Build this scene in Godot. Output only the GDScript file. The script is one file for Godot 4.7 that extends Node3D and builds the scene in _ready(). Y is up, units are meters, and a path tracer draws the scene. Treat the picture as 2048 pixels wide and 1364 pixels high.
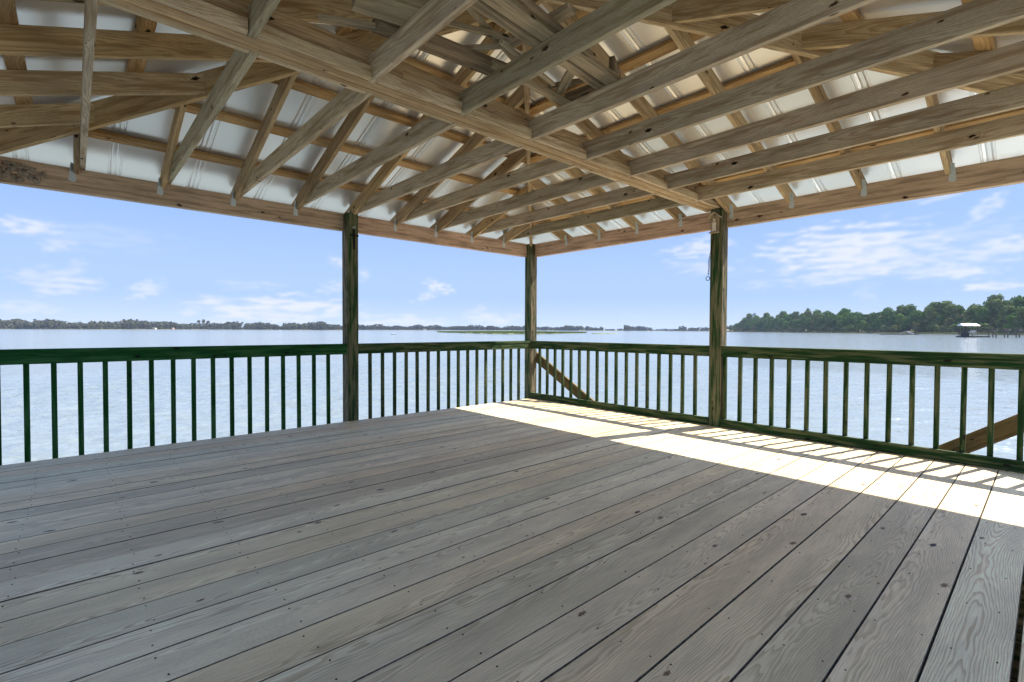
extends Node3D
# A hip-roofed timber pavilion on a pier head over a wide tidal river.
# The far corner post stands at the origin; x runs along the right railing, z along the left one, y = 0 is the deck.

const LX := 6.15            # pavilion length along x (post centre to post centre)
const LZ := 5.98            # pavilion length along z
const MX := 3.048           # middle post of the right side
const MZ := 2.99            # middle post of the left side
const HB := 2.245           # header underside
const HT := 2.446           # header top
const PITCH := 0.3333
const RB := 2.41            # rafter underside above the post line
const WATER := -1.1
const EYE := Vector3(5.5908, 1.0814, 5.4404)
const FH := Vector3(-0.7429, 0, -0.6694)   # north-west bearing that bearings() counts from
const RH := Vector3(0.6694, 0, -0.7429)

var rng := RandomNumberGenerator.new()
var used := {}
var mats := {}
var meshes := {}
var deck_mats: Array = []
var timber: Dictionary = {}

# ---------------------------------------------------------------- helpers
func numbered(called: String) -> String:
	if not used.has(called):
		used[called] = 0
		return called
	used[called] += 1
	return "%s_%03d" % [called, used[called]]

func tag(o: Node, label: String, category: String, group := "", kind := "") -> void:
	if label != "": o.set_meta("label", label)
	if category != "": o.set_meta("category", category)
	if group != "": o.set_meta("group", group)
	if kind != "": o.set_meta("kind", kind)

func thing(called: String, label: String, category: String, at := Vector3.ZERO, group := "") -> Node3D:
	var o := Node3D.new()
	o.name = numbered(called)
	add_child(o)
	o.position = at
	tag(o, label, category, group)
	return o

func inst(parent: Node, called: String, mesh: Mesh, mat: Material) -> MeshInstance3D:
	var m := MeshInstance3D.new()
	m.name = numbered(called) if parent == self else called
	m.mesh = mesh
	if mat: m.material_override = mat
	m.cast_shadow = GeometryInstance3D.SHADOW_CASTING_SETTING_ON
	parent.add_child(m, true)
	return m

class Geo:
	var v := PackedVector3Array()
	var n := PackedVector3Array()
	var uv := PackedVector2Array()
	var c := PackedColorArray()
	var ix := PackedInt32Array()
	func tri(a: int, b: int, d: int, nn: Vector3) -> void:
		if (v[b] - v[a]).cross(v[d] - v[a]).dot(nn) > 0.0:
			ix.append(a); ix.append(d); ix.append(b)
		else:
			ix.append(a); ix.append(b); ix.append(d)
	func quad(p: Array, nn: Vector3, t: Array = [], col := Color.WHITE) -> void:
		var s := v.size()
		for i in p.size():
			v.append(p[i]); n.append(nn)
			uv.append(t[i] if i < t.size() else Vector2.ZERO)
			c.append(col)
		for i in range(1, p.size() - 1):
			tri(s, s + i, s + i + 1, nn)
	func auto(p: Array, outward: Vector3, col := Color.WHITE) -> void:
		var nn: Vector3 = (p[1] - p[0]).cross(p[2] - p[0])
		if nn.length() < 1e-12: nn = outward
		nn = nn.normalized()
		if nn.dot(outward) < 0: nn = -nn
		quad(p, nn, [], col)
	func box(a: Vector3, b: Vector3, col := Color.WHITE) -> void:
		var m := (a + b) * 0.5
		for ax in 3:
			for s in [0, 1]:
				var i := (ax + 1) % 3
				var j := (ax + 2) % 3
				var q := []
				for k in [[0, 0], [1, 0], [1, 1], [0, 1]]:
					var p := Vector3.ZERO
					p[ax] = a[ax] if s == 0 else b[ax]
					p[i] = a[i] if k[0] == 0 else b[i]
					p[j] = a[j] if k[1] == 0 else b[j]
					q.append(p)
				var nn := Vector3.ZERO
				nn[ax] = -1.0 if s == 0 else 1.0
				quad(q, nn, [], col)
	func add_to(m: ArrayMesh, colors := false) -> void:
		var a := []
		a.resize(Mesh.ARRAY_MAX)
		a[Mesh.ARRAY_VERTEX] = v
		a[Mesh.ARRAY_NORMAL] = n
		a[Mesh.ARRAY_TEX_UV] = uv
		if colors: a[Mesh.ARRAY_COLOR] = c
		a[Mesh.ARRAY_INDEX] = ix
		m.add_surface_from_arrays(Mesh.PRIMITIVE_TRIANGLES, a)
	func done(colors := false) -> ArrayMesh:
		var m := ArrayMesh.new()
		add_to(m, colors)
		return m

# A sawn stick: x from 0 to l, h high and w wide about the x axis, with small chamfers and the grain running along it.
func stick_mesh(l: float, w: float, h: float, ch: float, tl: float, tw: float, key := 0, split := -1) -> ArrayMesh:
	var id := "%.3f %.3f %.3f %.3f %.2f %d %d" % [l, w, h, ch, tl, key, split]
	if meshes.has(id): return meshes[id]
	var g := Geo.new()
	var g2 := Geo.new()
	var a := w * 0.5
	var b := h * 0.5
	var prof := [Vector2(-a + ch, -b), Vector2(a - ch, -b), Vector2(a, -b + ch), Vector2(a, b - ch), Vector2(a - ch, b), Vector2(-a + ch, b), Vector2(-a, b - ch), Vector2(-a, -b + ch)]
	var u0 := 0.0
	if l < tl: u0 = rng.randf() * (1.0 - l / tl)
	var fu := -1.0 if rng.randf() < 0.5 else 1.0
	for i in 8:
		var p: Vector2 = prof[i]
		var q: Vector2 = prof[(i + 1) % 8]
		var d := q - p
		var nn := Vector3(0, -d.x, d.y).normalized()
		var mid := (p + q) * 0.5
		if Vector3(0, mid.y, mid.x).dot(nn) < 0: nn = -nn
		var fw := d.length()
		var v0 := 0.0
		if fw < tw * 0.8: v0 = rng.randf() * (1.0 - fw / tw)
		var v1 := v0 + fw / tw
		if rng.randf() < 0.5:
			var t := v0
			v0 = v1
			v1 = t
		var ua := u0
		var ub := u0 + l / tl
		if fu < 0: ua = 1.0 - ua; ub = 1.0 - ub
		(g2 if (i == split or (split == 100 and i != 0 and i != 4)) else g).quad([Vector3(0, p.y, p.x), Vector3(l, p.y, p.x), Vector3(l, q.y, q.x), Vector3(0, q.y, q.x)], nn, [Vector2(ua, v0), Vector2(ub, v0), Vector2(ub, v1), Vector2(ua, v1)])
	for e in 2:
		var pts := []
		var t := []
		for p in prof:
			pts.append(Vector3(l * e, p.y, p.x))
			t.append(Vector2(u0 + 0.01 * p.y / tl, 0.5 + p.x / tw * 0.4))
		g.quad(pts, Vector3(-1 + 2 * e, 0, 0), t)
	var am := g.done()
	if split >= 0: g2.add_to(am)
	meshes[id] = am
	return am

func frame(a: Vector3, b: Vector3, up: Vector3) -> Transform3D:
	var x := (b - a).normalized()
	var z := x.cross(up).normalized()
	var y := z.cross(x)
	return Transform3D(Basis(x, y, z), a)

func stick(parent: Node, called: String, a: Vector3, b: Vector3, up: Vector3, w: float, h: float, mat: Material, ch := 0.003, key := 0) -> MeshInstance3D:
	var o := inst(parent, called, stick_mesh(a.distance_to(b), w, h, ch, 4.0, 0.2, key), mat)
	if called == "rafter" or called == "ceiling_joist" or called == "purlin":   # no stick is quite true
		var j := Vector3(rng.randf_range(-0.003, 0.003), rng.randf_range(-0.003, 0.002), rng.randf_range(-0.003, 0.003))
		o.transform = frame(a + j, b - j, (up + Vector3(rng.randf_range(-0.012, 0.012), 0, rng.randf_range(-0.012, 0.012))).normalized())
		return o
	o.transform = frame(a, b, up)
	return o

func bearing(deg: float, dist: float, y := WATER) -> Vector3:
	var r := deg_to_rad(deg)
	var p := EYE + (FH * cos(r) + RH * sin(r)) * dist
	p.y = y
	return p

# ---------------------------------------------------------------- procedural textures
func noise(sd: int, freq: float, octaves := 3, kind := FastNoiseLite.TYPE_SIMPLEX_SMOOTH) -> FastNoiseLite:
	var n := FastNoiseLite.new()
	n.seed = sd
	n.noise_type = kind
	n.frequency = freq
	n.fractal_type = FastNoiseLite.FRACTAL_FBM if octaves > 1 else FastNoiseLite.FRACTAL_NONE
	n.fractal_octaves = octaves
	return n

# Flat-sawn softwood: the board cuts the growth rings of a leaning trunk, knots bend them. Colours are sRGB.
func wood(sd: int, W: int, H: int, len_m: float, wid_m: float, early: Color, late: Color, knotc: Color, ring: float, contrast: float, knots: int, stain: float, stainc: Color) -> Array:
	var r := RandomNumberGenerator.new()
	r.seed = sd
	var n1 := noise(sd, 1.0, 2)
	var n2 := noise(sd + 7, 1.0, 1)
	var nb := noise(sd + 13, 1.0, 3)
	var D := PackedFloat32Array()
	var Cc := PackedFloat32Array()
	D.resize(W)
	Cc.resize(W)
	var d0 := r.randf_range(0.04, 0.10)
	var swing := r.randf_range(0.008, 0.045)
	var c0 := r.randf_range(0.1, 0.9)
	for i in W:
		var x := float(i) / W * len_m
		D[i] = d0 + swing * n1.get_noise_1d(x * 0.45) + 0.004 * n1.get_noise_1d(x * 3.1 + 50.0)
		Cc[i] = wid_m * (c0 + 0.55 * n1.get_noise_1d(x * 0.3 + 200.0)) + 0.005 * n1.get_noise_1d(x * 2.5 + 90.0)
	var ks := []
	for k in knots:
		var kr := r.randf_range(0.005, 0.015)
		ks.append([r.randf() * len_m, r.randf_range(0.1, 0.9) * wid_m, kr, r.randf() < 0.08, r.randf_range(-0.6, 0.6)])
	var bend := PackedFloat32Array()
	var core := PackedFloat32Array()
	bend.resize(W * H)
	core.resize(W * H)
	for k in ks:
		var kr: float = k[2]
		var rx := kr * 7.0
		var ry := kr * 4.5
		for i in range(maxi(0, int((k[0] - rx) / len_m * W)), mini(W, int((k[0] + rx) / len_m * W) + 1)):
			for j in range(maxi(0, int((k[1] - ry) / wid_m * H)), mini(H, int((k[1] + ry) / wid_m * H) + 1)):
				var dx: float = float(i) / W * len_m - k[0]
				var dy: float = float(j) / H * wid_m - k[1] - dx * k[4] * 0.3
				var q := sqrt(dx * dx * 0.16 + dy * dy) / kr
				bend[j * W + i] += kr * 1.3 * exp(-q * q * 0.32)
				var q2 := sqrt(dx * dx * 0.22 + dy * dy) / kr * (1.0 + 0.35 * n2.get_noise_2d(dx * 60.0 + k[0] * 9.0, dy * 90.0))
				if q2 < 1.0:
					var cc := 1.0 - smoothstep(0.55, 1.0, q2)
					if k[3]: cc *= 1.6
					core[j * W + i] = maxf(core[j * W + i], cc)
				elif absf(dy) < kr * 0.25 and absf(dx) < kr * 4.0 and k[3]:
					core[j * W + i] = maxf(core[j * W + i], 0.35 * (1.0 - absf(dx) / (kr * 4.0)))
	var data := PackedByteArray()
	data.resize(W * H * 3)
	var hgt := PackedByteArray()
	hgt.resize(W * H)
	var er := early.r * 255.0; var eg := early.g * 255.0; var eb := early.b * 255.0
	var lr := late.r * 255.0; var lg := late.g * 255.0; var lb := late.b * 255.0
	var kr2 := knotc.r * 255.0; var kg := knotc.g * 255.0; var kb := knotc.b * 255.0
	var sr := stainc.r * 255.0; var sg := stainc.g * 255.0; var sb := stainc.b * 255.0
	var o := 0
	for j in H:
		var y := float(j) / H * wid_m
		for i in W:
			var x := float(i) / W * len_m
			var dd := D[i]
			var dy := y - Cc[i]
			var rad := sqrt(dy * dy + dd * dd) + bend[o] + 0.0016 * n2.get_noise_2d(x * 5.0, y * 60.0)
			var t := rad / ring
			t -= floorf(t)
			var lt := smoothstep(0.35, 0.9, t) * (1.0 - smoothstep(0.93, 1.0, t))
			var fib := n2.get_noise_2d(x * 7.0, y * 420.0)
			var bl := nb.get_noise_2d(x * 1.3, y * 6.0)
			var m := lt * contrast
			var g := 1.0 + 0.075 * fib + 0.1 * bl
			var st := 0.0
			if stain > 0.0: st = smoothstep(0.62 - stain, 1.05 - stain, nb.get_noise_2d(x * 1.6 + 60.0, y * 22.0) * 0.7 + 0.5 + fib * 0.2)
			var co := minf(core[o], 1.0)
			var cr := (er + (lr - er) * m) * g
			var cg := (eg + (lg - eg) * m) * g
			var cb := (eb + (lb - eb) * m) * g
			cr += (sr * g - cr) * st; cg += (sg * g - cg) * st; cb += (sb * g - cb) * st
			cr += (kr2 - cr) * co; cg += (kg - cg) * co; cb += (kb - cb) * co
			if core[o] > 1.2: cr *= 0.45; cg *= 0.45; cb *= 0.45
			data[o * 3] = clampi(int(cr), 0, 255)
			data[o * 3 + 1] = clampi(int(cg), 0, 255)
			data[o * 3 + 2] = clampi(int(cb), 0, 255)
			hgt[o] = clampi(int(150.0 + 55.0 * lt + 30.0 * fib - 50.0 * co), 0, 255)
			o += 1
	var img := Image.create_from_data(W, H, false, Image.FORMAT_RGB8, data)
	var nrm := Image.create_from_data(W, H, false, Image.FORMAT_L8, hgt)
	nrm.convert(Image.FORMAT_RGBA8)
	nrm.bump_map_to_normal_map(1.6)
	return [ImageTexture.create_from_image(img), ImageTexture.create_from_image(nrm)]

func wood_mat(tex: Array, tint := Color.WHITE, rough := 0.78, bump := 0.5) -> StandardMaterial3D:
	var m := StandardMaterial3D.new()
	m.albedo_color = tint
	m.albedo_texture = tex[0]
	m.normal_enabled = true
	m.normal_texture = tex[1]
	m.normal_scale = bump
	m.roughness = rough
	m.metallic_specular = 0.35
	return m

func plain(col: Color, rough := 0.8, metal := 0.0) -> StandardMaterial3D:
	var m := StandardMaterial3D.new()
	m.albedo_color = col
	m.roughness = rough
	m.metallic = metal
	return m

# sRGB colour of a linear base colour
func base(r: float, g: float, b: float) -> Color:
	return Color(r, g, b).linear_to_srgb()

func mottled(sd: int, a: Color, b: Color, freq: float, tile: float, rough: float) -> StandardMaterial3D:
	var im := noise(sd, freq, 5).get_seamless_image(512, 512)
	var out := Image.create(512, 512, false, Image.FORMAT_RGB8)
	for y in 512:
		for x in 512:
			out.set_pixel(x, y, a.lerp(b, smoothstep(0.25, 0.75, im.get_pixel(x, y).r)))
	var m := plain(Color.WHITE, rough)
	m.albedo_texture = ImageTexture.create_from_image(out)
	m.uv1_triplanar = true
	m.uv1_world_triplanar = true
	m.uv1_scale = Vector3.ONE / tile
	return m

# ---------------------------------------------------------------- camera, sky, sun
func make_camera() -> void:
	var cam := Camera3D.new()
	cam.name = "camera"
	cam.fov = 70.02
	cam.near = 0.05
	cam.far = 20000.0
	var f := Vector3(-0.74266, -0.0228, -0.66928)
	var r0 := f.cross(Vector3.UP).normalized()
	var u0 := r0.cross(f).normalized()
	var ro := 0.0038
	var r := r0 * cos(ro) + u0 * sin(ro)
	var u := u0 * cos(ro) - r0 * sin(ro)
	cam.transform = Transform3D(Basis(r, u, -f.normalized()), EYE)
	add_child(cam)
	cam.make_current()

const EXPOSURE := 1.7
const CLOUDS := [[-44.7, 8.43, 1.78, 0.50, 0.90, 0.00], [-42.9, 7.22, 1.10, 0.43, 0.50, 0.20], [-41.7, 5.74, 0.46, 0.26, 0.70, 0.30], [-43.6, 4.63, 1.85, 0.60, 0.50, 0.15], [-42.5, 3.82, 1.98, 0.52, 0.80, 0.12], [-37.0, 3.79, 1.13, 0.66, 0.70, 0.40], [-44.8, 1.80, 1.63, 0.33, 0.60, 0.00], [-25.5, 2.18, 6.00, 1.17, 1.00, 0.00], [-33.7, 1.68, 0.57, 0.24, 0.60, 0.00], [-19.4, 7.34, 1.05, 0.44, 0.70, -0.30], [-20.2, 4.70, 1.30, 0.50, 0.50, 0.30], [-28.3, 4.68, 2.28, 0.31, 0.35, 0.00], [-8.7, 5.05, 1.38, 0.47, 0.90, -0.25], [-10.2, 3.87, 1.25, 0.35, 0.60, 0.35], [-13.0, 0.97, 4.19, 0.57, 0.80, 0.00], [-2.3, 1.33, 2.47, 0.53, 0.80, 0.05], [-4.4, 2.31, 1.17, 0.47, 0.40, 0.40], [-17.3, 6.23, 0.75, 0.51, 0.50, 0.00], [21.0, 9.02, 2.82, 0.71, 0.80, 0.10], [21.3, 6.87, 2.81, 0.49, 0.50, -0.10], [33.8, 7.85, 5.48, 1.96, 0.95, 0.00], [37.0, 6.88, 4.13, 1.18, 0.70, 0.10], [33.1, 5.50, 2.89, 0.59, 0.70, 0.10], [44.2, 6.83, 2.72, 0.68, 0.70, 0.12], [45.2, 7.25, 1.61, 0.50, 0.80, 0.15], [41.2, 5.37, 2.33, 0.40, 0.60, 0.03], [42.5, 5.18, 1.92, 0.35, 0.90, 0.03], [44.5, 3.90, 1.94, 0.21, 1.00, 0.07], [44.0, 10.46, 1.07, 0.59, 0.60, 0.60], [41.1, 11.94, 1.50, 0.40, 0.50, 0.20], [35.9, 3.59, 0.85, 0.43, 0.35, 0.00], [26.5, 4.91, 1.23, 0.37, 0.30, 0.00], [40.2, 8.13, 5.16, 0.63, 0.30, 0.10], [-40.1, 8.30, 4.13, 0.90, 0.20, 0.00]]

func make_sky() -> void:
	var W := 2048
	var H := 1024
	var cover := PackedFloat32Array()
	cover.resize(W * H)
	var nz := noise(41, 1.0, 5)
	var patches := CLOUDS.duplicate()
	var r := RandomNumberGenerator.new()
	r.seed = 77
	for k in 46:                                   # the same thin cirrus all round the horizon
		patches.append([r.randf_range(52, 308), r.randf_range(1.5, 24), r.randf_range(1.5, 6), r.randf_range(0.3, 1.4), r.randf_range(0.4, 0.9), r.randf_range(-0.1, 0.3)])
	var zero := rad_to_deg(atan2(FH.x, -FH.z))     # panorama bearing of FH
	var per := 360.0 / W
	for p in patches:
		var ax: float = p[0]
		var ex: float = p[1]
		var hw: float = p[2] * 1.25
		var hh: float = p[3] * 1.25 + 0.1
		for i in range(int((ax - hw * 1.6) / per), int((ax + hw * 1.6) / per) + 1):
			var a := i * per
			var da := (a - ax) / hw
			for j in range(int((90.0 - ex - hh * 2.0 - absf(p[5]) * hw) / per), int((90.0 - ex + hh * 2.0 + absf(p[5]) * hw) / per) + 1):
				var e := 90.0 - j * per
				var de: float = (e - ex - (a - ax) * p[5]) / hh
				var q := da * da * 0.75 + de * de * 0.75
				if q > 2.0: continue
				var nn := nz.get_noise_2d(a * 0.55 / clampf(hw * 0.5, 0.7, 2.0) + ex * 9.0, e * 1.9 / clampf(hh, 0.5, 1.3))
				var c: float = smoothstep(0.0, 1.0, (1.0 - q) * 0.75 + nn * 1.15) * p[4]
				var col := posmod(int(round((a + zero) / per)), W)
				var o := clampi(j, 0, H - 1) * W + col
				cover[o] = maxf(cover[o], c)
	var img := Image.create(W, H, false, Image.FORMAT_RGBF)
	var sunp := Vector3(0.2376, 1.0, -0.8250).normalized()
	var hor := Vector3(0.63, 0.76, 0.93)
	var low := Vector3(0.435, 0.625, 0.98)
	var mid := Vector3(0.315, 0.51, 0.98)
	var zen := Vector3(0.26, 0.43, 0.90)
	for j in H:
		var e := 90.0 - (j + 0.5) * per
		var b: Vector3
		if e < 0: b = hor
		elif e < 4: b = hor.lerp(low, smoothstep(0.0, 1.0, e / 4.0) * 0.9)
		elif e < 16: b = hor.lerp(low, 0.9).lerp(mid, smoothstep(0.0, 1.0, (e - 4.0) / 12.0))
		else: b = mid.lerp(zen, smoothstep(0.0, 1.0, (e - 16.0) / 74.0))
		var ce := cos(deg_to_rad(e))
		var se := sin(deg_to_rad(e))
		for i in W:
			var a := deg_to_rad((i + 0.5) * per)
			var dt := sin(a) * ce * sunp.x + se * sunp.y - cos(a) * ce * sunp.z
			var glow := pow(maxf(0.0, dt), 12.0) * 1.0 + pow(maxf(0.0, dt), 40.0) * 3.0   # the air is brighter round the sun
			var c := cover[j * W + i]
			var s := b * (1.0 + glow) + Vector3(1.0, 0.98, 0.92) * glow * 0.6
			s = s.lerp(Vector3(0.86, 0.88, 0.97) * (1.0 + glow), c * 0.85)
			s /= EXPOSURE * 1.285
			img.set_pixel(i, j, Color(s.x, s.y, s.z))
	var pm := PanoramaSkyMaterial.new()
	pm.panorama = ImageTexture.create_from_image(img)
	var sky := Sky.new()
	sky.sky_material = pm
	var env := Environment.new()
	env.background_mode = Environment.BG_SKY
	env.sky = sky
	env.tonemap_mode = Environment.TONE_MAPPER_LINEAR
	env.tonemap_exposure = EXPOSURE * 1.36
	env.sdfgi_enabled = true
	env.ssao_enabled = true
	env.ssil_enabled = true
	env.fog_enabled = true
	env.fog_density = 0.0001
	env.fog_light_color = Color(0.78, 0.86, 0.97)
	var we := WorldEnvironment.new()
	we.name = "environment"
	we.environment = env
	add_child(we)
	var sun := DirectionalLight3D.new()
	sun.name = "sun"
	sun.light_energy = 1.6
	sun.light_angular_distance = 0.5
	sun.light_color = Color(1.0, 0.955, 0.89)
	sun.shadow_enabled = true
	add_child(sun)
	sun.look_at_from_position(sunp * 50.0, Vector3.ZERO, Vector3.UP)

# ---------------------------------------------------------------- materials
func make_materials() -> void:
	for k in 8:
		var warm := 0.02 * ((k * 37) % 5 - 2)
		var t := wood(100 + k * 11, 2048, 128, 6.4, 0.186, Color(0.95 + warm * 0.7, 0.885 + warm, 0.735 + warm), Color(0.80, 0.712, 0.555), Color(0.50, 0.40, 0.30), 0.0046 + 0.0009 * (k % 4), 0.85, 5 + (k * 5) % 5, 0.0, Color.BLACK)
		for q in 3: deck_mats.append(wood_mat(t, [Color(1, 1, 1), Color(0.935, 0.94, 0.935), Color(0.99, 0.975, 0.945)][q], 0.58, 0.45))
	var tt := []
	for k in 3:
		tt.append(wood(500 + k * 17, 1024, 64, 4.0, 0.2, Color(0.80, 0.74, 0.635), Color(0.645, 0.57, 0.465), Color(0.28, 0.20, 0.13), 0.0075, 0.75, 6, 0.12, Color(0.64, 0.55, 0.43)))
	var cc := []
	for k in 2:
		cc.append(wood(600 + k * 17, 1024, 64, 4.0, 0.2, Color(0.88, 0.80, 0.72), Color(0.74, 0.66, 0.58), Color(0.30, 0.24, 0.20), 0.008, 0.6, 6, 0.16, Color(0.66, 0.59, 0.52)))
	timber.joist = [wood_mat(tt[1], Color(0.97, 0.95, 0.92)), wood_mat(tt[2], Color(0.82, 0.83, 0.80)), wood_mat(tt[0], Color(0.92, 0.91, 0.90)), wood_mat(tt[1], Color(0.87, 0.88, 0.85)), wood_mat(tt[2], Color(0.96, 0.94, 0.93))]
	timber.rafter = [wood_mat(tt[0], Color(0.86, 0.80, 0.71)), wood_mat(tt[2], Color(1.0, 0.93, 0.80)), wood_mat(tt[1], Color(1.0, 0.96, 0.88)), wood_mat(tt[2], Color(0.95, 0.9, 0.82)), wood_mat(tt[0], Color(1.0, 0.95, 0.85))]
	timber.purlin = [wood_mat(tt[2], Color(1.0, 0.90, 0.75)), wood_mat(tt[0], Color(0.96, 0.85, 0.69))]
	timber.beam = [wood_mat(tt[2], Color(1.0, 0.97, 0.93)), wood_mat(tt[0], Color(0.97, 0.94, 0.88))]
	timber.ply = [wood_mat(tt[1], Color(0.90, 0.83, 0.74)), wood_mat(tt[0], Color(0.95, 0.88, 0.78))]
	timber.header = [wood_mat(cc[0], Color(0.94, 0.87, 0.83)), wood_mat(cc[1], Color(0.90, 0.86, 0.80))]
	timber.scrap = [wood_mat(cc[0], Color(0.78, 0.77, 0.70)), wood_mat(cc[1], Color(0.64, 0.61, 0.55)), wood_mat(tt[1], Color(0.9, 0.9, 0.88))]
	var green := Color(0.06, 0.27, 0.115)  # dim look of the backlit grey-brown rails, painted in as dark green
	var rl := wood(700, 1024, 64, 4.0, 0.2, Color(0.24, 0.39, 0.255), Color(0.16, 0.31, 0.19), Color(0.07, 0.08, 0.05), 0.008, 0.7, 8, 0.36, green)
	var rr := wood(717, 1024, 64, 4.0, 0.2, Color(0.38, 0.40, 0.30), Color(0.27, 0.30, 0.21), Color(0.12, 0.10, 0.07), 0.008, 0.7, 8, 0.34, Color(0.085, 0.23, 0.105))  # rail wood with its shade painted in, less green than the left
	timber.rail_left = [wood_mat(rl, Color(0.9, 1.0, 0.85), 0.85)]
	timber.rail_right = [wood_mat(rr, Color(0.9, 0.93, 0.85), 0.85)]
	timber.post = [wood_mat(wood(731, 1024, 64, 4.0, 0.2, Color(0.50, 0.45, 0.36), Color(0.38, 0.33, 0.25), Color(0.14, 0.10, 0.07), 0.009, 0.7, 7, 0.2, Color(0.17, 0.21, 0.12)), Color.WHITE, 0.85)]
	timber.post_shade_green = [wood_mat(wood(745, 1024, 64, 4.0, 0.2, Color(0.44, 0.43, 0.32), Color(0.32, 0.33, 0.23), Color(0.12, 0.10, 0.07), 0.009, 0.7, 6, 0.25, Color(0.12, 0.25, 0.115)), Color.WHITE, 0.85)]  # shaded copy of the post wood, the shade put into its colour
	timber.brace = [wood_mat(cc[1], Color(0.54, 0.52, 0.40))]
	mats.panel = plain(Color(0.95, 0.945, 0.93), 0.34, 0.62)
	mats.panel.metallic_specular = 0.5
	mats.zinc = plain(Color(0.80, 0.83, 0.82), 0.5, 0.25)
	mats.iron = plain(Color(0.13, 0.12, 0.11), 0.6, 0.7)
	mats.figure = plain(Color(0.86, 0.82, 0.74), 0.6)
	mats.grime = mottled(71, base(0.085, 0.07, 0.05), base(0.20, 0.17, 0.12), 0.02, 0.4, 0.95)   # dirt that has settled in the gaps
	mats.nail = plain(Color(0.16, 0.14, 0.12), 0.6, 0.4)

# ---------------------------------------------------------------- deck
func make_deck() -> void:
	var deck := Node3D.new()
	deck.name = "deck"
	add_child(deck)
	tag(deck, "weathered pine board deck of the covered pier head", "deck", "", "structure")
	var edges := [0.062]
	var first := 5.526 - 0.1925 * 28
	while edges[-1] + 0.12 < 5.6:
		var nx: float = first + 0.1925 * edges.size()
		if nx > 5.6: break
		edges.append(nx + rng.randf_range(-0.003, 0.003))
	var n := 0
	var xs := []
	for i in edges.size() - 1:
		xs.append([edges[i] + rng.randf_range(0.0016, 0.0034), edges[i + 1] - rng.randf_range(0.0016, 0.0034)])
	xs.append([edges[-1] + 0.014, edges[-1] + 0.197])
	xs.append([edges[-1] + 0.203, edges[-1] + 0.386])
	xs.append([edges[-1] + 0.392, edges[-1] + 0.575])
	var dots := []
	for q in xs:
		var w: float = q[1] - q[0]
		var l := 6.3
		var m := stick_mesh(l, w, 0.036, 0.0016, 6.4, 0.186, 1000 + n, 100)
		var o := inst(deck, "deck_board", m, null)
		o.set_surface_override_material(0, deck_mats[((n * 5 + n / 8) % 8) * 3 + (n * 7 / 3) % 3])
		o.set_surface_override_material(1, mats.grime)
		var cx: float = (q[0] + q[1]) * 0.5
		var lift := rng.randf_range(-0.0015, 0.0015)
		o.transform = frame(Vector3(cx, -0.018 + lift, -0.10), Vector3(cx, -0.018 + lift + rng.randf_range(-0.001, 0.001), 6.2), Vector3.UP)
		for s in 16:
			for e in [-0.3, 0.3]:
				dots.append(Vector3(cx + e * w + rng.randf_range(-0.012, 0.012), lift + 0.0004, -0.02 + s * 0.405 + rng.randf_range(-0.015, 0.015)))
		n += 1
	var cyl := CylinderMesh.new()
	cyl.top_radius = 0.0032
	cyl.bottom_radius = 0.0032
	cyl.height = 0.0025
	cyl.radial_segments = 7
	cyl.rings = 0
	var mm := MultiMesh.new()
	mm.transform_format = MultiMesh.TRANSFORM_3D
	mm.mesh = cyl
	mm.instance_count = dots.size()
	for i in dots.size():
		mm.set_instance_transform(i, Transform3D(Basis.IDENTITY, dots[i]))
	var mi := MultiMeshInstance3D.new()
	mi.name = "nail_heads"
	mi.multimesh = mm
	mi.material_override = mats.nail
	mi.set_meta("kind", "stuff")
	deck.add_child(mi)
	# frame under the boards
	stick(deck, "rim_joist", Vector3(0.05, -0.134, -0.11), Vector3(0.05, -0.134, 6.2), Vector3.UP, 0.038, 0.19, timber.post[0])
	stick(deck, "rim_joist", Vector3(0.07, -0.134, -0.09), Vector3(6.1, -0.134, -0.09), Vector3.UP, 0.038, 0.19, timber.post[0])
	for k in 15:
		stick(deck, "floor_joist", Vector3(0.07, -0.134, 0.385 + k * 0.405), Vector3(6.1, -0.134, 0.385 + k * 0.405), Vector3.UP, 0.038, 0.19, timber.post[0], 0.003, 5)
	for z in [0.12, MZ, 5.86]:
		stick(deck, "girder", Vector3(0.1, -0.35, z), Vector3(6.0, -0.35, z), Vector3.UP, 0.09, 0.24, timber.post[0], 0.003, 6)
	var pile := CylinderMesh.new()
	pile.top_radius = 0.13
	pile.bottom_radius = 0.15
	pile.height = 2.6
	pile.radial_segments = 16
	for x in [0.3, MX, 5.8]:
		for z in [0.12, MZ, 5.86]:
			inst(deck, "pile", pile, timber.post[0]).position = Vector3(x, -1.77, z)

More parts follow.
